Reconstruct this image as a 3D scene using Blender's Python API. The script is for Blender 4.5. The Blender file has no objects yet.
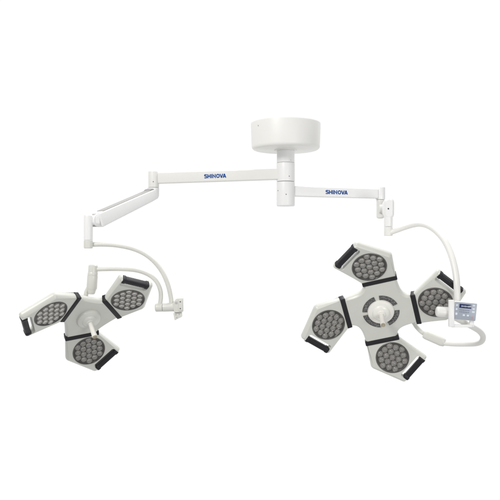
import bpy, bmesh, math, random
from mathutils import Vector, Matrix
from mathutils.geometry import tessellate_polygon
random.seed(4)
scene = bpy.context.scene
col = scene.collection
D, ZC, F = 3.6, 1.9, 720.0          # camera distance, camera height, focal length in photo pixels
LOC = {}; W = {}                               # world matrix of every object built

def P(px, py, y=0.0):
    d = D + y
    return Vector(((px - 250) / F * d, y, ZC + (250 - py) / F * d))
def S(px, y=0.0):                    # length of px photo pixels at depth y
    return px / F * (D + y)

# ------------------------------------------------------------------ materials
def mat(name, color, rough=0.4, metal=0.0, spec=0.5, bump=0.0, bscale=400, var=0.0, vscale=6, coat=0.0, trans=0.0):
    m = bpy.data.materials.new(name); m.use_nodes = True
    nt = m.node_tree; b = nt.nodes['Principled BSDF']
    b.inputs['Base Color'].default_value = (*color, 1)
    b.inputs['Roughness'].default_value = rough
    b.inputs['Metallic'].default_value = metal
    b.inputs['Specular IOR Level'].default_value = spec
    b.inputs['Coat Weight'].default_value = coat
    b.inputs['Coat Roughness'].default_value = 0.12
    b.inputs['Transmission Weight'].default_value = trans
    tc = nt.nodes.new('ShaderNodeTexCoord')
    if var:
        n = nt.nodes.new('ShaderNodeTexNoise'); n.inputs['Scale'].default_value = vscale
        n.inputs['Detail'].default_value = 5
        nt.links.new(tc.outputs['Object'], n.inputs['Vector'])
        r = nt.nodes.new('ShaderNodeMapRange')
        r.inputs['From Min'].default_value = .3; r.inputs['From Max'].default_value = .7
        r.inputs['To Min'].default_value = 1 - var; r.inputs['To Max'].default_value = 1 + var
        nt.links.new(n.outputs['Fac'], r.inputs['Value'])
        mx = nt.nodes.new('ShaderNodeVectorMath'); mx.operation = 'SCALE'
        mx.inputs[0].default_value = color
        nt.links.new(r.outputs['Result'], mx.inputs['Scale'])
        nt.links.new(mx.outputs['Vector'], b.inputs['Base Color'])
        r2 = nt.nodes.new('ShaderNodeMapRange')
        r2.inputs['From Min'].default_value = .3; r2.inputs['From Max'].default_value = .7
        r2.inputs['To Min'].default_value = rough * .85; r2.inputs['To Max'].default_value = min(1, rough * 1.2)
        nt.links.new(n.outputs['Fac'], r2.inputs['Value'])
        nt.links.new(r2.outputs['Result'], b.inputs['Roughness'])
    if bump:
        n = nt.nodes.new('ShaderNodeTexNoise'); n.inputs['Scale'].default_value = bscale
        n.inputs['Detail'].default_value = 2
        nt.links.new(tc.outputs['Object'], n.inputs['Vector'])
        bp = nt.nodes.new('ShaderNodeBump'); bp.inputs['Strength'].default_value = bump
        bp.inputs['Distance'].default_value = .0006
        nt.links.new(n.outputs['Fac'], bp.inputs['Height'])
        nt.links.new(bp.outputs['Normal'], b.inputs['Normal'])
    return m

M = dict(
    canopy=mat('cream_white_plastic', (.785, .78, .755), .42, bump=.03, bscale=260, var=.012, vscale=9),
    white=mat('white_powder_coat', (.79, .79, .787), .34, bump=.02, bscale=300, var=.012, vscale=9),
    ivory=mat('ivory_paint', (.745, .74, .71), .36, var=.015, vscale=9),
    head=mat('grey_ivory_enamel', (.605, .61, .565), .33, bump=.025, bscale=250, var=.02, vscale=14),
    tube=mat('pale_grey_enamel', (.64, .64, .60), .32, var=.02, vscale=12),
    pearl=mat('pearl_white_plastic', (.80, .79, .74), .3, bump=.02, bscale=200, var=.01),
    grey=mat('grey_plastic', (.33, .33, .32), .45, bump=.03),
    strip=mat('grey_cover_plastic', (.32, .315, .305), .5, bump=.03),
    seam=mat('seam_grey', (.46, .46, .45), .5),
    screw=mat('dark_screw', (.05, .05, .055), .4, metal=.3),
    rubber=mat('black_rubber', (.012, .011, .014), .5, spec=.35, bump=.25, bscale=500, var=.12, vscale=30),
    blue=mat('blue_lettering', (.004, .062, .27), .45, spec=.25),
    dish=mat('smoked_reflector', (.07, .065, .06), .30, bump=.2, bscale=300, var=.15, vscale=40),
    bezel=mat('dark_bezel', (.10, .097, .092), .32),
    cup=mat('chromed_cup', (.56, .54, .51), .22, metal=.45),
    lens=mat('clear_led_dome', (.66, .645, .615), .04, trans=.74),
    chip=mat('pale_led_chip', (.55, .47, .28), .4),
    vent=mat('dark_vent', (.085, .083, .083), .4, var=.55, vscale=260),
    ventbit=mat('silver_vent_louvre', (.27, .27, .27), .35, metal=.4),
    face=mat('blue_grey_membrane', (.345, .38, .44), .38, bump=.03),
    face2=mat('slate_print', (.16, .19, .26), .4),
    screen=mat('navy_display', (.018, .026, .10), .12),
    glyph=mat('pale_display_mark', (.42, .47, .58), .4),
    key=mat('pale_blue_key', (.66, .70, .77), .4),
    red=mat('red_key', (.62, .27, .25), .4),
    tip=mat('beige_socket', (.42, .37, .28), .5),
)

# ------------------------------------------------------------------ object helpers
def thing(name, label, cat, origin, rot=None, group=None):
    o = bpy.data.objects.new(name, None); col.objects.link(o)
    o.empty_display_size = .03
    m = Matrix.Translation(origin)
    if rot is not None: m = m @ rot.to_4x4()
    o.matrix_world = m; W[o] = m.copy()
    o['label'] = label; o['category'] = cat
    if group: o['group'] = group
    return o

def build(name, bm, mats, parent, smooth=40, local=None, label=None):
    """bm in world space (local None) or in the object's own frame, placed by `local` under its parent."""
    if not isinstance(mats, (list, tuple)): mats = [mats]
    if local is None:
        bm.transform(W[parent].inverted()); local = Matrix.Identity(4)
    me = bpy.data.meshes.new(name)
    bmesh.ops.recalc_face_normals(bm, faces=bm.faces[:])
    bm.to_mesh(me); bm.free()
    for m in mats: me.materials.append(m)
    if smooth:
        me.shade_smooth(); me.set_sharp_from_angle(angle=math.radians(smooth))
    o = bpy.data.objects.new(name, me); col.objects.link(o)
    o.parent = parent; o.matrix_local = local
    W[o] = W[parent] @ local; LOC[o] = local.copy()
    if label: o['label'] = label
    return o

def dup(o, parent, local=None):
    c = o.copy(); col.objects.link(c); c.parent = parent
    LOC[c] = local.copy() if local is not None else LOC[o].copy()
    c.matrix_local = LOC[c]; W[c] = W[parent] @ LOC[c]
    return c

def frame(d, up=Vector((0, 0, 1))):
    d = d.normalized()
    s = d.cross(up)
    if s.length < 1e-4: s = d.cross(Vector((0, 1, 0)))
    s.normalize(); v = s.cross(d).normalized()
    return s, v, d

def rings(bm, loops, cap=True, mi=0, closed=True):
    rows = [[bm.verts.new(p) for p in lp] for lp in loops]
    n = len(rows[0])
    for a, b in zip(rows[:-1], rows[1:]):
        for i in range(n):
            f = bm.faces.new((a[i], a[(i + 1) % n], b[(i + 1) % n], b[i])); f.material_index = mi
    if cap:
        for r in (rows[0], rows[-1]):
            try:
                f = bm.faces.new(r); f.material_index = mi
            except ValueError: pass
    return rows

def lathe(bm, o, axis, prof, n=48, mi=0):
    """prof: list of (radius, height) along axis from o."""
    s, v, d = frame(axis)
    loops = []
    for r, h in prof:
        r = max(r, 1e-5)
        loops.append([o + d * h + (s * math.cos(2 * math.pi * i / n) + v * math.sin(2 * math.pi * i / n)) * r for i in range(n)])
    rings(bm, loops, True, mi)
    return bm

def rounded(r, L, f0, f1, k=5):
    """profile of a cylinder of length L with fillets f0 (start) and f1 (end)."""
    p = []
    for i in range(k + 1):
        a = math.pi / 2 * i / k
        p.append((r - f0 + f0 * math.sin(a), f0 - f0 * math.cos(a)))
    for i in range(k + 1):
        a = math.pi / 2 * i / k
        p.append((r - f1 + f1 * math.cos(a), L - f1 + f1 * math.sin(a)))
    return p

def cyl(bm, a, b, r, f0=.003, f1=.003, n=40, mi=0):
    return lathe(bm, a, b - a, rounded(r, (b - a).length, f0, f1), n, mi)

def rrect(w, h, r, k=4):
    pts = []
    for cx, cy, a0 in ((w/2-r, h/2-r, 0), (-w/2+r, h/2-r, 90), (-w/2+r, -h/2+r, 180), (w/2-r, -h/2+r, 270)):
        for i in range(k + 1):
            a = math.radians(a0 + 90 * i / k)
            pts.append((cx + r * math.cos(a), cy + r * math.sin(a)))
    return pts

def beam(bm, stations, r=.006, up=Vector((0, 0, 1)), ends=.003, mi=0):
    """loft of rounded rectangles: stations = [(point, width, height)...]"""
    d = stations[-1][0] - stations[0][0]
    s, v, d = frame(d, up)
    L = []
    seq = [(stations[0][0], stations[0][1] - 2*ends, stations[0][2] - 2*ends)]
    for i, (p, w, h) in enumerate(stations):
        off = d * ends if i == 0 else (-d * ends if i == len(stations) - 1 else Vector())
        seq.append((p + off, w, h))
    seq.append((stations[-1][0], stations[-1][1] - 2*ends, stations[-1][2] - 2*ends))
    for p, w, h in seq:
        L.append([p + s * x + v * y for x, y in rrect(w, h, min(r, w/2.05, h/2.05))])
    rings(bm, L, True, mi)
    return bm

def spline(pts, seg=10):
    out = []
    n = len(pts)
    for i in range(n - 1):
        p0 = pts[i-1] if i else pts[0]*2 - pts[1]
        p1, p2 = pts[i], pts[i+1]
        p3 = pts[i+2] if i + 2 < n else pts[-1]*2 - pts[-2]
        for k in range(seg):
            t = k / seg
            out.append(.5 * ((2*p1) + (p2-p0)*t + (2*p0-5*p1+4*p2-p3)*t*t + (-p0+3*p1-3*p2+p3)*t**3))
    out.append(pts[-1].copy())
    return out

def tube(bm, pts, rad, n=24, seg=7, mi=0):
    path = spline(pts, seg)
    loops = []; s = None
    for i, p in enumerate(path):
        t = (path[min(i+1, len(path)-1)] - path[max(i-1, 0)]).normalized()
        if s is None: s = frame(t)[0]
        s = (s - t * s.dot(t)).normalized(); v = t.cross(s)
        u = i / (len(path) - 1)
        r = rad if not isinstance(rad, tuple) else rad[0] + (rad[1] - rad[0]) * u
        loops.append([p + (s * math.cos(2*math.pi*k/n) + v * math.sin(2*math.pi*k/n)) * r for k in range(n)])
    rings(bm, loops, True, mi)
    return bm

def prism(bm, poly, o, ex, ey, ez, z0, z1, mi=0):
    a = [o + ex * x + ey * y + ez * z0 for x, y in poly]
    b = [o + ex * x + ey * y + ez * z1 for x, y in poly]
    rings(bm, [a, b], False, mi)
    for lp in (a, b):
        for t in tessellate_polygon([lp]):
            vs = [bm.verts.new(lp[i]) for i in t]
            try: bm.faces.new(vs).material_index = mi
            except ValueError: pass
    bmesh.ops.remove_doubles(bm, verts=bm.verts[:], dist=1e-6)

def box(bm, o, ex, ey, ez, w, h, d, r=.002, z0=0.0, mi=0):
    """rounded plate centred at o, w x h in ex/ey, rising from z0 to z0+d along ez with a small edge round."""
    e = min(r * .6, d * .35)
    L = []
    for (ins, z) in ((e*.0, z0), (0, z0 + d - e), (e*.3, z0 + d - e*.3), (e, z0 + d)):
        L.append([o + ex * x + ey * y + ez * z for x, y in rrect(w - 2*ins, h - 2*ins, max(r - ins, .0003))])
    rings(bm, L, True, mi)
    return bm

def screw(parent, p, nrm, r=.0026):
    bm = bmesh.new()
    lathe(bm, p - nrm * .002, nrm, [(0, 0), (r, 0), (r, .0022), (r * .8, .0028), (r * .45, .0028), (r * .4, .0016), (0, .0016)], 20)
    return build('screw', bm, M['screw'], parent)

def fillet(pts, radii, k=5, wts=None):
    out = []; n = len(pts)
    for i in range(n):
        p = Vector(pts[i]); a = (Vector(pts[i-1]) - p); b = (Vector(pts[(i+1) % n]) - p)
        r = radii[i]; w = wts[i] if wts else 1
        if r <= 0: out.append((p, w)); continue
        an = a.angle(b); t = min(r / math.tan(an / 2), a.length * .48, b.length * .48); r2 = t * math.tan(an / 2)
        a.normalize(); b.normalize()
        c = p + (a + b).normalized() * (r2 / math.sin(an / 2))
        s0 = p + a * t - c; s1 = p + b * t - c
        ang = s0.angle(s1); sg = 1 if s0.cross(s1) > 0 else -1
        for j in range(k + 1):
            th = sg * ang * j / k
            out.append((c + Matrix.Rotation(th, 2) @ s0, w))
    return out
def offset(pl, d):
    n = len(pl); out = []
    for i in range(n):
        p, w = pl[i]; a = p - pl[i-1][0]; b = pl[(i+1) % n][0] - p
        a.normalize(); b.normalize()
        n1 = Vector((-a.y, a.x)); n2 = Vector((-b.y, b.x)); m = (n1 + n2).normalized()
        out.append(p + m * (d * w / max(m.dot(n1), .4)))      # CCW outline: left normal points inward
    return out

# lettering: strokes in a unit-height cell
def stroke(pts, w, closed=False, miter=2.2):
    n = len(pts); L = []; R = []
    for i in range(n):
        p = Vector(pts[i])
        if closed:
            d1 = (p - Vector(pts[i-1])).normalized(); d2 = (Vector(pts[(i+1) % n]) - p).normalized()
        else:
            d1 = (p - Vector(pts[i-1])).normalized() if i else (Vector(pts[1]) - p).normalized()
            d2 = (Vector(pts[i+1]) - p).normalized() if i < n-1 else d1
        n1 = Vector((-d1.y, d1.x)); n2 = Vector((-d2.y, d2.x))
        m = (n1 + n2).normalized(); k = min(1 / max(m.dot(n1), .35), miter)
        L.append(p + m * w/2 * k); R.append(p - m * w/2 * k)
    quads = []
    for i in range(n if closed else n - 1):
        j = (i + 1) % n
        quads.append([L[i], L[j], R[j], R[i]])
    return quads
T = .265
SS = [(.78, .885), (.26, .885), (.15, .84), (.115, .72), (.15, .60), (.26, .555), (.58, .50), (.69, .44), (.72, .30), (.69, .17), (.58, .115), (.04, .115)]
OO = [(.46 + .345 * math.copysign(abs(math.cos(a))**.8, math.cos(a)), .5 + .385 * math.copysign(abs(math.sin(a))**.8, math.sin(a))) for a in [2*math.pi*(i+.5)/20 for i in range(20)]]
GLYPHS = [  # (advance, [strokes])
    (.90, [(SS, False)]),
    (.96, [([(.115, 0), (.115, 1)], False), ([(.23, .5), (.61, .5)], False), ([(.725, 0), (.725, 1)], False)]),
    (.38, [([(.13, 0), (.13, 1)], False)]),
    (1.00, [([(.115, 0), (.115, .86), (.74, .14), (.74, 1)], False)]),
    (.98, [(OO, True)]),
    (.80, [([(.05, 1), (.37, .115), (.45, .115), (.77, 1)], False)]),
    (.86, [([(.06, 0), (.39, .885), (.47, .885), (.80, 0)], False), ([(.30, .26), (.56, .26)], False)]),
]
def lettering(parent, start, ex, ey, ez, height, width):
    bm = bmesh.new()
    tot = sum(g[0] for g in GLYPHS); sx = width / tot; x = 0
    for adv, sts in GLYPHS:
        for k, (pts, cl) in enumerate(sts):
            th = T if pts is not SS and pts is not OO else .25
            for q in stroke(pts, th, cl, 1.3 if len(pts) == 3 else 2.2):
                prism(bm, [((x + p.x) * sx, p.y * height) for p in q], start, ex, ey, ez, -.0004, .0005 - .0001 * k)
        x += adv
    return build('lettering', bm, M['blue'], parent, smooth=0)

X, Y, Z = Vector((1, 0, 0)), Vector((0, 1, 0)), Vector((0, 0, 1))

# ------------------------------------------------------------------ ceiling mount
cx = P(285.7, 0).x
def zpx(py, y=0): return P(0, py, y).z
mount = thing('ceiling_mount', 'round cream white ceiling canopy with a short vertical column below it', 'ceiling mount', Vector((cx, 0, zpx(206))))
bm = bmesh.new()
zt, zb, R0 = ZC + .643, ZC + .500, .1745
prof = [(.0, zb - .0), (R0 - .022, zb)]
for i in range(1, 7):
    a = math.pi/2 * i/6; prof.append((R0 - .022 + .018 * math.sin(a), zb + .018 - .018 * math.cos(a)))
prof.append((R0, zt - .016))
for i in range(1, 7):
    a = math.pi/2 * i/6; prof.append((R0 - .016 + .016 * math.cos(a), zt - .016 + .016 * math.sin(a)))
prof.append((0, zt))
lathe(bm, Vector((cx, 0, 0)), Z, prof, 128)
canopy = build('canopy', bm, M['canopy'], mount, 50)
def rim(ang, z, r): return Vector((cx + r * math.sin(ang), -r * math.cos(ang), z)), Vector((math.sin(ang), -math.cos(ang), 0))
p, nn = rim(-.92, ZC + .604, R0); o = screw(canopy, p, nn, .0032); o.data.materials[0] = M['seam']
bm = bmesh.new(); rc = .0445
cyl(bm, Vector((cx, 0, zb - .004)), Vector((cx, 0, zpx(162.8))), rc, .001, .0015, 64)
colm = build('column', bm, M['white'], mount, 40)
bm = bmesh.new(); lathe(bm, Vector((cx, 0, zb - .004)), Z, [(0, .001), (rc + .012, 0), (rc + .012, .006), (0, .006)], 64)
build('column_flange', bm, M['canopy'], mount)
p, nn = rim(.55, zpx(161), rc); o = screw(colm, p, nn, .0022); o.data.materials[0] = M['seam']

# ------------------------------------------------------------------ extension arms
def extension_arm(label, z_top, z_bot, end, zs_top, zs_bot, rs, side, mt, h0, h1, w, text_px, screws, shade_mat):
    """collar on the column, box beam out to the vertical sleeve at `end`."""
    th = thing('extension_arm', label, 'support arm', Vector((cx, 0, z_bot)), group='horizontal arms on the column')
    bm = bmesh.new()
    cyl(bm, Vector((cx, 0, z_top - .0012)), Vector((cx, 0, z_bot)), rc + .0008, .002, .002 if z_bot > zpx(200) else .005, 64)
    collar = build('collar', bm, M['white'], th)
    for ang, z in screws:
        p, nn = rim(ang, z, rc + .0008); screw(collar, p, nn)
    zc0, zc1 = h0[0], h1[0]
    a = Vector((cx, 0, zc0)); b = Vector((end.x, end.y, zc1)); d = (b - a).normalized()
    bm = bmesh.new()
    beam(bm, [(a + d * (rc * .85), w, h0[1]), (b - d * (rs * .8), w, h1[1])], .005)
    bo = build('beam', bm, shade_mat, th)
    s, v, d = frame(d)
    if s.y > 0: s = -s
    ex = d if d.x > 0 else -d
    # lettering on the camera side of the beam
    (xa, xb, hpx) = text_px
    def on_beam(px):
        k = (px - 250) / F                    # x = k * (D + y) along the beam axis line
        t = (k * D - a.x + k * a.y) / (d.x - k * d.y)
        return a + d * t
    pa, pb = on_beam(xa), on_beam(xb)
    hh = S(hpx, pa.y)
    lettering(bo, pa + s * (w / 2) - v * hh * .5, ex, v if v.z > 0 else -v, s, hh, (pb - pa).length)
    bm = bmesh.new()
    cyl(bm, Vector((end.x, end.y, zs_top)), Vector((end.x, end.y, zs_bot)), rs, .004, .002, 48)
    sl = build('joint_sleeve', bm, mt, th)
    return th, sl

eL = P(153.7, 180, -.02); eL.z = 0
extL, slL = extension_arm('long horizontal arm with blue lettering reaching left from the column', zpx(162.8), zpx(181.6), eL,
    zpx(171.3, -.02), zpx(187.6, -.02), S(5.3), -1, M['ivory'], (zpx(174.2), S(10.6)), (zpx(178.4, -.02), S(10.9)), .042, (204.3, 226, 4.0),
    [(-.10 + .45, zpx(177.0))], M['ivory'])
nn = Vector((.05, -1, 0)).normalized(); screw(slL, Vector((eL.x, eL.y, zpx(182.6))) + nn * S(5.3), nn)
eR = P(380.4, 190, .12); eR.z = 0
extR, slR = extension_arm('shorter horizontal arm with blue lettering reaching right from the column', zpx(181.8), zpx(206.2), eR,
    zpx(187, .12), zpx(199.6, .12), S(4.7, .12), 1, M['white'], (zpx(191.2), S(10.2)), (zpx(193.9, .12), S(9.6, .12)), .042, (324.2, 346, 4.0),
    [(.0, zpx(195)), (-1.05, zpx(191))], M['white'])

# ------------------------------------------------------------------ spring arms
spL = thing('spring_arm', 'white arm sloping down to the left from the end of the long arm', 'spring arm', P(152, 199, -.02), group='jointed spring arms')
bm = bmesh.new()
e0 = Vector((eL.x - .002, eL.y, 0))
lathe(bm, Vector((e0.x, e0.y, zpx(198.6, -.02))), Z, [(0, 0), (.018, .001), (.025, .006), (.0285, .014), (.0292, .024), (.0292, zpx(187.9, -.02) - zpx(198.6, -.02)), (0, zpx(187.9, -.02) - zpx(198.6, -.02))], 48)
build('upper_elbow', bm, M['white'], spL)
A0, A1 = P(155.8, 192.9, -.02), P(97.4, 220.4, -.31)
dd = (A1 - A0).normalized()
bm = bmesh.new()
beam(bm, [(A0, .044, .042), (A0 + dd * .016, .048, .051), (A0 + dd * .055, .048, .056), (A1 - dd * .05, .049, .067), (A1, .049, .069)], .008, ends=.006)
hs = build('housing', bm, M['white'], spL)
s_, v_, d_ = frame(A1 - A0)
if s_.y > 0: s_ = -s_
up = v_ if v_.z > 0 else -v_
# cover strip along the top of the housing, with a grey round hinge at both ends
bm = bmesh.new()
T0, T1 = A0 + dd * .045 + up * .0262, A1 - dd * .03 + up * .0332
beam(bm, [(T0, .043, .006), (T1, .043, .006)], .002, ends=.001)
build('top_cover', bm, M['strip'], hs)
bm = bmesh.new()
q = A0 + dd * .042 + up * .0075
cyl(bm, q - s_ * .0215, q + s_ * .0215, .0262, .003, .003, 40)
build('hinge', bm, M['strip'], spL)
bm = bmesh.new()
q = P(95.4, 220.3, -.305)
cyl(bm, q - s_ * .022, q + s_ * .014, .0300, .003, .003, 40); hq = q
build('hinge', bm, M['strip'], spL)
bm = bmesh.new()
sx = P(88.3, 230, -.335)
ztop, zbt = zpx(213.6, -.32), zpx(240.2, -.32)
cyl(bm, Vector((sx.x, sx.y, zbt)), Vector((sx.x, sx.y, ztop)), .0200, .002, .014, 48)
beam(bm, [(A1 - dd * .006 - s_ * -.004, .036, .050), (Vector((sx.x, sx.y, zpx(220.5, -.32))), .030, .040)], .012, ends=.004)
cyl(bm, hq + s_ * .0142, hq + s_ * .0235, .0288, .001, .004, 40)
build('lower_elbow', bm, M['white'], spL)

spR = thing('spring_arm', 'short white arm pointing toward the viewer below the right arm end', 'spring arm', P(380, 218, .12), group='jointed spring arms')
bm = bmesh.new()
cyl(bm, Vector((eR.x, eR.y, zpx(218.6, .12))), Vector((eR.x, eR.y, zpx(199.8, .12))), S(3.9, .12), .012, .002, 40)
build('upper_elbow', bm, M['ivory'], spR)
B0, B1 = P(385.0, 208.6, .09), P(389.2, 208.3, -.178)
db = (B1 - B0).normalized()
bm = bmesh.new()
beam(bm, [(B0, .030, .060), (B0 + db * .05, .036, .076), (B1 - db * .03, .0475, .098), (B1, .0475, .098)], .020, ends=.008)
hsR = build('housing', bm, M['white'], spR)
bm = bmesh.new()
q = P(383.2, 208.6, .095)
cyl(bm, q - X * .022, q + X * .012, .022, .004, .004, 36)
build('hinge', bm, M['ivory'], spR)
bm = bmesh.new()
fx = P(388.3, 215, -.155)
cyl(bm, Vector((fx.x, fx.y, zpx(226.6, -.155))), Vector((fx.x, fx.y, zpx(206, -.155))), S(4.3, -.155), .002, .006, 48)
build('lower_elbow', bm, M['white'], spR)
nn = Vector((0, -1, 0)); screw(hsR, P(388.4, 208.7, -.1782), nn, .0036)

# ------------------------------------------------------------------ left yoke
yl = -.32
ykL = thing('lamp_yoke', 'pale grey double curved tube carrying the three-petal lamp head', 'lamp yoke', P(88.3, 248, yl), group='curved tube yokes')
bm = bmesh.new()
cyl(bm, Vector((sx.x, sx.y, zpx(248.4, yl))), Vector((sx.x, sx.y, zpx(240.5, yl))), .0202, .004, .001, 48)
build('collar', bm, M['tube'], ykL)
bm = bmesh.new()
tube(bm, [P(x, y, yl) for x, y in [(89, 244.7), (103, 244.4), (117, 245.3), (132, 248.4), (144, 253.5), (154, 261.3), (162, 271.5), (167.5, 283.5), (170.6, 296), (171.6, 305)]], .0104, 24)
build('outer_tube', bm, M['tube'], ykL)
bm = bmesh.new()
hb0, hb1 = P(155.2, 307.6, yl), P(181.0, 306.8, yl)
cyl(bm, hb0, P(162.5, 307.4, yl), .0192, .007, .001, 40)
cyl(bm, P(162.8, 307.4, yl), hb1, .0198, .001, .002, 40)
hb = build('hinge_block', bm, M['tube'], ykL)
def flat(pts, y0, y1, rads):
    """solid plate with rounded corners, outline given in photo pixels at depth y0, from depth y0 back to y1."""
    pl_ = [P(px, py, y0) for px, py in pts]
    o2 = [Vector((p.x, p.z)) for p in pl_]
    if sum(a.x * b.y - b.x * a.y for a, b in zip(o2, o2[1:] + o2[:1])) < 0: o2.reverse()
    ol = fillet(o2, [rads] * len(o2), 4)
    L = []
    for ins, y in ((0, y1), (0, y0 + .0016), (.0005, y0 + .0005), (.0016, y0)):
        L.append([Vector((p.x, y, p.y)) for p in offset(ol, ins)])
    bm = bmesh.new(); rings(bm, L, False)
    for lp in (L[0], L[-1]):
        for t in tessellate_polygon([lp]): bm.faces.new([bm.verts.new(lp[i]) for i in t])
    bmesh.ops.remove_doubles(bm, verts=bm.verts[:], dist=1e-6)
    return bm
pl = build('hinge_plate', flat([(172.6, 303.4), (176.2, 298.6), (182.6, 298.2), (182.8, 312.2), (174.0, 312.6)], yl - .021, yl + .016, .004), M['tube'], ykL)
build('clamp_tab', flat([(173.2, 313.0), (181.6, 312.6), (181.8, 316.8), (174.6, 320.4)], yl - .012, yl + .012, .003), M['tube'], ykL)
build('side_cheek', flat([(178.4, 300.0), (182.2, 299.6), (182.3, 310.8), (178.4, 311.2)], yl - .0255, yl - .020, .003), M['tube'], pl)
for (x0, y0_, x1, y1_) in ((174.9, 301.6, 177.2, 304.0),):
    build('clamp_pad', flat([(x0, y0_), (x1, y0_), (x1, y1_), (x0, y1_)], yl - .0235, yl - .020, .002), M['seam'], pl)
for px_, py_ in ((180.3, 301.8), (180.3, 308.6)):
    screw(pl, P(px_, py_, yl - .0256), -Y, .0030)
for px_, py_ in ((175.8, 314.6), (179.2, 314.2), (176.8, 317.6)):
    o = screw(ykL, P(px_, py_, yl - .0122), -Y, .0034); o.data.materials[0] = M['seam']
bm = bmesh.new()
tube(bm, [P(x, y, yl) for x, y in [(159.8, 306), (160.9, 297), (160.2, 289.5), (156.5, 281.5), (150.2, 275.6), (141.5, 271.6), (131.5, 269.6), (118, 268.9), (105, 269.0), (94, 269.4)]], .0098, 24)
build('inner_tube', bm, M['tube'], ykL)
bm = bmesh.new()
t0, t1 = P(93.3, 264.8, yl), P(91.4, 294.2, yl)
L = (t1 - t0).length
lathe(bm, t0, t1 - t0, [(0, .0), (.016, .0), (.0205, .004), (.0212, .01), (.0212, L*.25), (.0218, L*.255), (.0226, L*.30), (.0226, L*.36), (.0218, L*.37), (.0236, L*.38), (.0236, L*.80), (.0218, L*.82), (.0178, L*.9), (.0165, L*.96), (.012, L), (0, L)], 48)
build('swivel', bm, M['tube'], ykL)
bm = bmesh.new()
tube(bm, [P(88.5, 288, yl + .010), P(86.6, 292, yl + .012), P(85.6, 298, yl + .018), P(85.8, 308, yl + .045), P(87, 318, yl + .07)], .0105, 20)
build('stem', bm, M['tube'], ykL)

# ------------------------------------------------------------------ right yoke
ykR = thing('lamp_yoke', 'long white curved tube and lower loop carrying the four-petal lamp head', 'lamp yoke', Vector((fx.x, fx.y, zpx(235.7, -.155))), group='curved tube yokes')
bm = bmesh.new()
cyl(bm, Vector((fx.x, fx.y, zpx(235.8, -.155))), Vector((fx.x, fx.y, zpx(226.9, -.155))), S(4.2, -.155), .003, .001, 48)
build('collar', bm, M['ivory'], ykR)
bm = bmesh.new()
tube(bm, [P(*q) for q in [(388.5, 233.0, -.16), (395, 230.8, -.17), (405, 227.2, -.20), (414, 224.6, -.24), (421, 224.0, -.28), (428.5, 226.0, -.32), (436.5, 231.4, -.36), (443.8, 239.7, -.40), (449.2, 249.8, -.43), (453.2, 261.5, -.46), (456.0, 275, -.485), (457.0, 288, -.50), (457.2, 305, -.50)]], (.0125, .0142), 28)
build('upper_tube', bm, M['ivory'], ykR)
bm = bmesh.new()
cyl(bm, P(436.0, 311.4, -.50), P(449, 312.2, -.50), .0225, .010, .002, 40)
cyl(bm, P(449.2, 312.2, -.50), P(464, 313.2, -.50), .0205, .002, .002, 40)
build('hinge_block', bm, M['ivory'], ykR)
bm = bmesh.new()
tube(bm, [P(*q) for q in [(452, 316, -.49), (459, 319.8, -.485), (467, 324.0, -.475), (474.5, 328.0, -.46), (480.0, 331.8, -.44), (483.0, 336.6, -.42), (481.6, 341.2, -.40), (476.2, 343.4, -.38), (467, 343.8, -.36), (455, 343.7, -.34), (442, 342.8, -.32)]], .0125, 26)
build('lower_tube', bm, M['ivory'], ykR)
bm = bmesh.new()
G0, G1 = P(445.2, 343.2, -.32), P(423.6, 333.6, -.29)
dg = (G1 - G0).normalized()
beam(bm, [(G0, .034, .034), (G0 + dg * .018, .038, .041), (G1 - dg * .012, .038, .041), (G1, .034, .036)], .012, ends=.003)
build('swivel', bm, M['tube'], ykR)
bm = bmesh.new()
tube(bm, [P(*q) for q in [(425, 334.2, -.29), (421.0, 331.6, -.285), (416.5, 327.0, -.28), (412.5, 321.5, -.275), (404, 316, -.27), (388, 312, -.265)]], .0095, 20)
build('stem', bm, M['tube'], ykR)

# ------------------------------------------------------------------ lamp heads
R = .0765
A_, B_, C_, D_, E_ = (-1.20, -1.33), (.44, -1.40), (1.80, .36), (.46, 2.03), (-1.20, .62)
wv = (Vector(D_) - Vector(C_)); LCD = wv.length; wv.normalize(); inn = Vector((-wv.y, wv.x))
N0 = Vector(C_) + wv * .30; N1 = Vector(C_) + wv * (LCD - .27)
DEPTH = .50
pts = [A_, B_, C_, N0, N0 + inn * DEPTH, N1 + inn * DEPTH, N1, D_, E_]
rad = [.02, .30, .20, .06, .10, .10, .06, .20, .02]
wts = [.35, 1, 1, .25, .35, .35, .25, 1, .35]
OUT = fillet([Vector(q) for q in pts], rad, 6, wts)
LAY = [(.165, 0), (.155, -.006), (.055, -.105), (.018, -.155), (.0, -.22), (.0, -.34), (.03, -.38), (.10, -.46), (.20, -.50)]

def petal_mesh():
    bm = bmesh.new()
    loops = [[Vector((p.x * R, p.y * R, z * R)) for p in offset(OUT, o)] for o, z in LAY]
    rings(bm, loops, False)
    # back cap
    for t in tessellate_polygon([loops[-1]]): bm.faces.new([bm.verts.new(loops[-1][i]) for i in t])
    # front face with the round opening for the reflector panel
    nC = 64
    hole = [Vector((R * 1.0 * math.cos(2*math.pi*i/nC), R * 1.0 * math.sin(2*math.pi*i/nC), 0)) for i in range(nC)]
    allp = loops[0] + hole
    for t in tessellate_polygon([loops[0], hole[::-1]]):
        hh = loops[0] + hole[::-1]
        bm.faces.new([bm.verts.new(hh[i]) for i in t])
    low = [h + Vector((0, 0, -.16 * R)) for h in hole]
    rings(bm, [hole, low], False)
    bmesh.ops.remove_doubles(bm, verts=bm.verts[:], dist=1e-6)
    return bm

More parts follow.
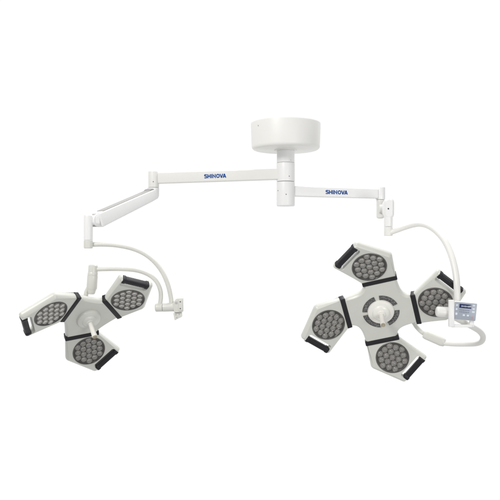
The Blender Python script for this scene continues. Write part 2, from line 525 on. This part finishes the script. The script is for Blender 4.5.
def hub_mesh(n, s0, petals):
    """outline of the hub between the seams, CCW, local hub frame."""
    out = []
    for k in range(n):
        a = petals[k]; er = Vector((math.cos(a), math.sin(a))); et = Vector((-er.y, er.x))
        b = petals[(k+1) % n]; er2 = Vector((math.cos(b), math.sin(b))); et2 = Vector((-er2.y, er2.x))
        Ak = er * s0 + et * (-1.33 * R); Ek = er * s0 + et * (.62 * R)
        A2 = er2 * s0 + et2 * (-1.33 * R)
        # control: lines Ek - u er, A2 - v er2
        den = er.x * (-er2.y) - er.y * (-er2.x)
        dv = Ek - A2
        # Ek - u er = A2 - v er2  ->  u er - v er2 = Ek - A2
        det = er.x * (-er2.y) + er2.x * er.y
        u = (dv.x * (-er2.y) + er2.x * dv.y) / det
        C = Ek - er * u
        M0 = Ek * .25 + C * .75; M1 = A2 * .25 + C * .75
        for j in range(3): out.append((Ak + (Ek - Ak) * j / 3, .35))
        for j in range(17):
            t = j / 16
            q = Ek * (1-t)**3 + M0 * 3*t*(1-t)**2 + M1 * 3*t*t*(1-t) + A2 * t**3
            if j < 16: out.append((q, .35 if j < 1 else 1))
    bm = bmesh.new()
    lay = [(.145, .0), (.135, -.006), (.045, -.10), (.015, -.15), (.0, -.22), (.0, -.34), (.03, -.38), (.10, -.46), (.20, -.50)]
    loops = [[Vector((p.x, p.y, z * R)) for p in offset(out, o * R)] for o, z in lay]
    rings(bm, loops, False)
    for lp in (loops[0], loops[-1]):
        for t in tessellate_polygon([lp]): bm.faces.new([bm.verts.new(lp[i]) for i in t])
    bmesh.ops.remove_doubles(bm, verts=bm.verts[:], dist=1e-6)
    # rear housing dome
    lathe(bm, Vector((0, 0, -.46 * R)), -Z, [(1.15 * R, 0), (1.1 * R, .016), (.95 * R, .028), (.7 * R, .034), (.0, .036)], 48)
    return bm

proto = {}
def make_petal(head, local):
    if 'petal' not in proto:
        pt = build('petal', petal_mesh(), M['head'], head, 28, local)
        proto['petal'] = pt
        # seam band wrapped round the neck of the petal
        bm = bmesh.new()
        hw, tt0, tt1 = .145 * R, -1.375 * R, .665 * R
        zt_, zb_ = .040 * R, -.47 * R
        yc_, zc_ = (tt0 + tt1) / 2, (zt_ + zb_) / 2
        e = .025 * R
        L = []
        for xo, ins in ((-hw, e), (-hw + e * .3, e * .3), (-hw + e, 0), (hw - e, 0), (hw - e * .3, e * .3), (hw, e)):
            L.append([Vector((-1.20 * R + xo, yc_ + y, zc_ + z)) for y, z in rrect(tt1 - tt0 - 2 * ins, zt_ - zb_ - 2 * ins, .055 * R)])
        rings(bm, L, True)
        proto['band'] = build('seam_band', bm, M['rubber'], pt, 40, Matrix.Identity(4))
        # grip bar bridging the notch
        bm = bmesh.new()
        i3 = Vector((inn.x, inn.y, 0)); w3 = Vector((wv.x, wv.y, 0))
        g0 = Vector((N0.x, N0.y, 0)) * R + i3 * (.165 * R) + Z * (-.19 * R)
        g1 = Vector((N1.x, N1.y, 0)) * R + i3 * (.165 * R) + Z * (-.19 * R)
        gd = (g1 - g0).normalized(); gl = (g1 - g0).length
        def st(t, k): return [g0 + gd * t + i3 * x * k + Z * y * k for x, y in rrect(.33 * R, .40 * R, .10 * R)]
        fl = .13 * R
        L = [st(-.05 * R, 1.0), st(-.02 * R, 1.12), st(fl, 1.12), st(fl + .03 * R, 1.0)]
        nr = 22
        for i in range(nr):
            t = fl + .05 * R + (gl - 2 * fl - .10 * R) * i / (nr - 1)
            L.append(st(t, 1.0 if i % 2 else .955))
        L += [st(gl - fl - .03 * R, 1.0), st(gl - fl, 1.12), st(gl + .02 * R, 1.12), st(gl + .05 * R, 1.0)]
        rings(bm, L, True)
        proto['grip'] = build('grip', bm, M['rubber'], pt, 50, Matrix.Identity(4))
        # reflector panel: bezel ring and dish
        bm = bmesh.new()
        lathe(bm, Vector((0, 0, 0)), Z, [(.985 * R, -.10 * R), (.992 * R, .012 * R), (.97 * R, .03 * R), (.945 * R, .022 * R), (.925 * R, -.03 * R), (.90 * R, -.05 * R)], 72, 1)
        for f in list(bm.faces):
            if len(f.verts) > 4: bm.faces.remove(f)
        lathe(bm, Vector((0, 0, 0)), Z, [(.93 * R, -.105 * R), (.93 * R, -.05 * R), (0, -.045 * R)], 72, 0)
        proto['panel'] = build('reflector_panel', bm, [M['dish'], M['bezel']], pt, 40, Matrix.Identity(4))
        lenses = []
        pitch = .385 * R
        a1 = Vector((pitch, 0)); a2 = Vector((pitch * .5, pitch * math.sqrt(3) / 2))
        spots = [a1 * i + a2 * j for i in range(-2, 3) for j in range(-2, 3) if abs(i + j) <= 2]
        bm = bmesh.new()
        u = R
        lathe(bm, Vector((0, 0, 0)), Z, [(.177*u, -.05*u), (.177*u, .014*u), (.170*u, .026*u), (.160*u, .022*u), (.146*u, .002*u), (.118*u, -.022*u), (.070*u, -.040*u), (0, -.042*u)], 28, 0)
        lathe(bm, Vector((0, 0, 0)), Z, [(.155*u, .014*u), (.155*u, .030*u), (.146*u, .056*u), (.124*u, .088*u), (.084*u, .110*u), (.042*u, .120*u), (0, .123*u)], 28, 1)
        lathe(bm, Vector((0, 0, 0)), Z, [(.052*u, -.041*u), (.050*u, -.026*u), (.030*u, -.018*u), (0, -.016*u)], 12, 2)
        for q in spots:
            lm = Matrix.Translation(Vector((q.x, q.y, -.040 * R)))
            if not lenses: lenses.append(build('led_lens', bm, [M['cup'], M['lens'], M['chip']], pt, 50, lm))
            else: lenses.append(dup(lenses[0], pt, lm))
        proto['lenses'] = lenses
        return pt
    pt = dup(proto['petal'], head, local)
    for k in ('band', 'grip', 'panel'): dup(proto[k], pt)
    for l in proto['lenses']: dup(l, pt)
    return pt

def lamp_head(label, centre, roll, tilt, r, tau, azims, ring):
    # image-plane normal direction: pointing down along the minor axis of the foreshortened head
    ca, sa = math.cos(math.radians(roll)), math.sin(math.radians(roll))
    view = (Vector((0, -D, ZC)) - centre).normalized()          # toward the camera
    rx = Vector((0, 0, 1)).cross(view).normalized()             # image right
    uy = view.cross(rx)
    e1 = rx * ca + uy * sa
    dn = rx * sa - uy * ca
    st, ct = math.sin(math.radians(tilt)), math.cos(math.radians(tilt))
    n = (dn * st + view * ct).normalized()
    e2 = n.cross(e1)
    rot = Matrix((e1, e2, n)).transposed()
    th = thing('surgical_lamp', label, 'surgical lamp', centre, rot, 'petal shaped surgical lamp heads')
    tr = math.radians(tau)
    s0 = r - 1.20 * R * math.cos(tr)
    az = [math.radians(a) for a in azims]
    hub = build('hub', hub_mesh(len(az), s0, az), M['head'], th, 28, Matrix.Identity(4))
    for a in az:
        er = Vector((math.cos(a), math.sin(a), 0)); et = Vector((-er.y, er.x, 0))
        px_ = er * math.cos(tr) + Z * math.sin(tr); pz = Z * math.cos(tr) - er * math.sin(tr)
        m = Matrix((px_, et, pz)).transposed().to_4x4()
        m.translation = er * r + Z * (1.20 * R * math.sin(tr) + .0005)
        make_petal(th, m)
    # handle boss and centre handle
    O = Vector((0, 0, 0)); I4 = Matrix.Identity(4)
    bm = bmesh.new()
    if ring:
        lathe(bm, O, Z, [(.785*R, -.002), (.78*R, .004), (.745*R, .009), (.62*R, .013), (.52*R, .0145), (.50*R, .0175), (.46*R, .021), (.36*R, .024), (.26*R, .0255), (.22*R, .030), (0, .030)], 64)
    else:
        lathe(bm, O, Z, [(.72*R, -.002), (.71*R, .006), (.67*R, .012), (.56*R, .0165), (.44*R, .019), (.42*R, .022), (.34*R, .026), (.24*R, .028), (.2*R, .033), (0, .033)], 64)
    boss = build('handle_boss', bm, M['pearl'] if ring else M['tube'], hub, 30, I4)
    bm = bmesh.new()
    lathe(bm, Z * .024, Z, [(.0125, 0), (.0108, .006), (.0100, .014), (.0108, .055), (.0118, .080), (.0122, .086), (.0112, .0895), (0, .0895)], 32)
    hd = build('handle', bm, M['pearl'], th, 40, I4)
    bm = bmesh.new(); lathe(bm, Z * .1125, Z, [(0, 0), (.0102, .0), (.0100, .0035), (.0072, .0042), (.0068, .0018), (0, .0018)], 24)
    build('handle_socket', bm, M['tip'], hd, 40, I4)
    # vent arcs round the boss
    gaps = ring
    for (g0, g1) in gaps:
        bm = bmesh.new()
        ri, ro = .80 * R, 1.08 * R
        k = 18
        def arc(r_, z): return [Vector((r_ * math.cos(math.radians(g0 + (g1-g0)*i/k)), r_ * math.sin(math.radians(g0 + (g1-g0)*i/k)), z)) for i in range(k+1)]
        sec = [arc(ri, -.001), arc(ri, .0014), arc(ri + .04*R, .0022), arc(ro - .04*R, .0022), arc(ro, .0014), arc(ro, -.001)]
        rows = [[bm.verts.new(p) for p in s] for s in sec]
        for a, b in zip(rows[:-1], rows[1:]):
            for i in range(k): bm.faces.new((a[i], a[i+1], b[i+1], b[i]))
        for i in (0, k): bm.faces.new([rw[i] for rw in rows])
        # raised louvres / studs in the arc
        nl = max(3, int((g1 - g0) / 4.2))
        for i in range(nl):
            am = math.radians(g0 + (g1 - g0) * (i + .5) / nl)
            er = Vector((math.cos(am), math.sin(am), 0)); et = Vector((-er.y, er.x, 0))
            nf = len(bm.faces)
            rr = (.87 + .14 * random.random()) * R
            box(bm, er * rr, er, et, Z, (.04 + .11 * random.random()) * R, (.022 + .034 * random.random()) * R, .0016, .0006, z0=.0018, mi=1)
        build('vent_arc', bm, [M['vent'], M['ventbit']], hub, 40, I4)
    return th

headL = lamp_head('three-petal lamp head with black grips, hanging at lower left', P(88.6, 318.6, -.33), 18.6, 48.7, .198, 14, (16.3, 136.5, 256.4), [])
headR = lamp_head('four-petal lamp head with dark vent ring around its handle', P(380.9, 311.6, -.35), 9.4, 31, .2425, 12, (4.1, 94.1, 184.1, 274.1), [(20, 88), (104, 172), (186, 262), (290, 356)])

# ------------------------------------------------------------------ control panel
yc = -.545
pc = P(465.0, 311.2, yc)
cp = thing('control_panel', 'small blue grey keypad with dark display on a white bracket beside the four-petal head', 'control panel', pc)
tl = math.radians(-5.0)
ex = Vector((math.cos(tl), -.16, math.sin(tl))).normalized(); ey0 = Vector((.0, -.10, 1)); ez = ex.cross(ey0).normalized(); ey = ez.cross(ex).normalized()
ex, ey, ez = ex, ey, ez
if ez.y > 0: ez = -ez
PW, PH = S(22.0, yc), S(18.2, yc)
bm = bmesh.new(); box(bm, pc, ex, ey, ez, PW, PH, .020, .004, z0=-.018)
build('casing', bm, M['ivory'], cp)
bm = bmesh.new(); box(bm, pc, ex, ey, ez, PW * .965, PH * .955, .0016, .003, z0=.0015)
fp = build('faceplate', bm, M['face'], cp)
def uv(u, v): return pc + ex * (u - .5) * PW + ey * (.5 - v) * PH
bm = bmesh.new(); box(bm, uv(.49, .22), ex, ey, ez, PW * .53, PH * .225, .0012, .0015, z0=.0026)
scn = build('display', bm, M['screen'], cp)
bm = bmesh.new()
for i in range(7):
    w = .034 * PW
    box(bm, uv(.335 + i * .05, .225), ex, ey, ez, w, PH * (.07 if i % 3 else .095), .0005, .0006, z0=.0036)
build('display_marks', bm, M['glyph'], scn)
def key(u, v, w, h, m='key'):
    bm = bmesh.new(); box(bm, uv(u, v), ex, ey, ez, PW * w, PH * h, .0014, .0012, z0=.0027)
    return build('key', bm, M[m], cp, label='red key' if m == 'red' else None)
for u, v, w, h in ((.12, .20, .075, .10), (.12, .42, .075, .10), (.13, .68, .09, .13), (.86, .14, .10, .09), (.86, .33, .10, .09), (.86, .50, .12, .10), (.46, .72, .10, .10), (.64, .72, .10, .10)): key(u, v, w, h)
key(.86, .80, .07, .09, 'red')
bm = bmesh.new()
for v in (.44, .55):
    for i in range(6): box(bm, uv(.28 + i * .075, v), ex, ey, ez, PW * .05, PH * .05, .0006, .0008, z0=.0028)
build('key_markings', bm, M['face2'], fp)
bm = bmesh.new()
box(bm, P(451.6, 313.4, yc + .006), X, Z, -Y, S(5.2, yc), S(27.0, yc), .016, .003, z0=-.012)
box(bm, P(461.8, 326.0, yc + .008), X, Z, -Y, S(20.5, yc), S(2.6, yc), .013, .002, z0=-.010)
box(bm, P(472.0, 323.0, yc + .010), X, Z, -Y, S(4.0, yc), S(8.5, yc), .010, .002, z0=-.010)
build('bracket', bm, M['white'], cp)

# ------------------------------------------------------------------ studio: world white ahead, dimmed beside and behind to shade the edges; soft lamps
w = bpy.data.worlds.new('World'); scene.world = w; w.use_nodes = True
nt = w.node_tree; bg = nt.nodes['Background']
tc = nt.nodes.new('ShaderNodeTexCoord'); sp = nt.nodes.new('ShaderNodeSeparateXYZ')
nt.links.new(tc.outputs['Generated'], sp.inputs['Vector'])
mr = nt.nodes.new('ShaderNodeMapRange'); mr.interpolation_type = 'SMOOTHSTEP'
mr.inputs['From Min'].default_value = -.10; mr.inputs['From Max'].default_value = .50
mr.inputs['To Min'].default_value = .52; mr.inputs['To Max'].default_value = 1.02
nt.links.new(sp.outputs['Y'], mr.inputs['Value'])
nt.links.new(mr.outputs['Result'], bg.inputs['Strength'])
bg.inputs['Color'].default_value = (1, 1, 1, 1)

def area(name, loc, target, size, power, color=(1, 1, 1)):
    l = bpy.data.lights.new(name, 'AREA'); l.shape = 'DISK'; l.size = size; l.energy = power; l.color = color
    o = bpy.data.objects.new(name, l); col.objects.link(o); o.location = loc
    o.rotation_euler = (Vector(target) - Vector(loc)).to_track_quat('-Z', 'Y').to_euler()
area('key_softbox', (-2.6, -4.2, 4.6), (0, 0, 1.9), 1.6, 155, (1, .985, .96))
area('top_softbox', (.6, .9, 5.2), (0, -.1, 1.9), 2.2, 155)
area('front_softbox', (2.2, -4.6, 1.4), (0, 0, 1.9), 1.4, 50)

cam = bpy.data.cameras.new('camera'); co = bpy.data.objects.new('camera', cam); col.objects.link(co)
co.location = (0, -D, ZC); co.rotation_euler = (math.pi / 2, 0, 0)
cam.sensor_width = 36; cam.lens = 36 * F / 500; cam.clip_end = 100
scene.camera = co
scene.view_settings.view_transform = 'Standard'; scene.view_settings.look = 'None'
scene.view_settings.exposure = 0; scene.view_settings.gamma = 1
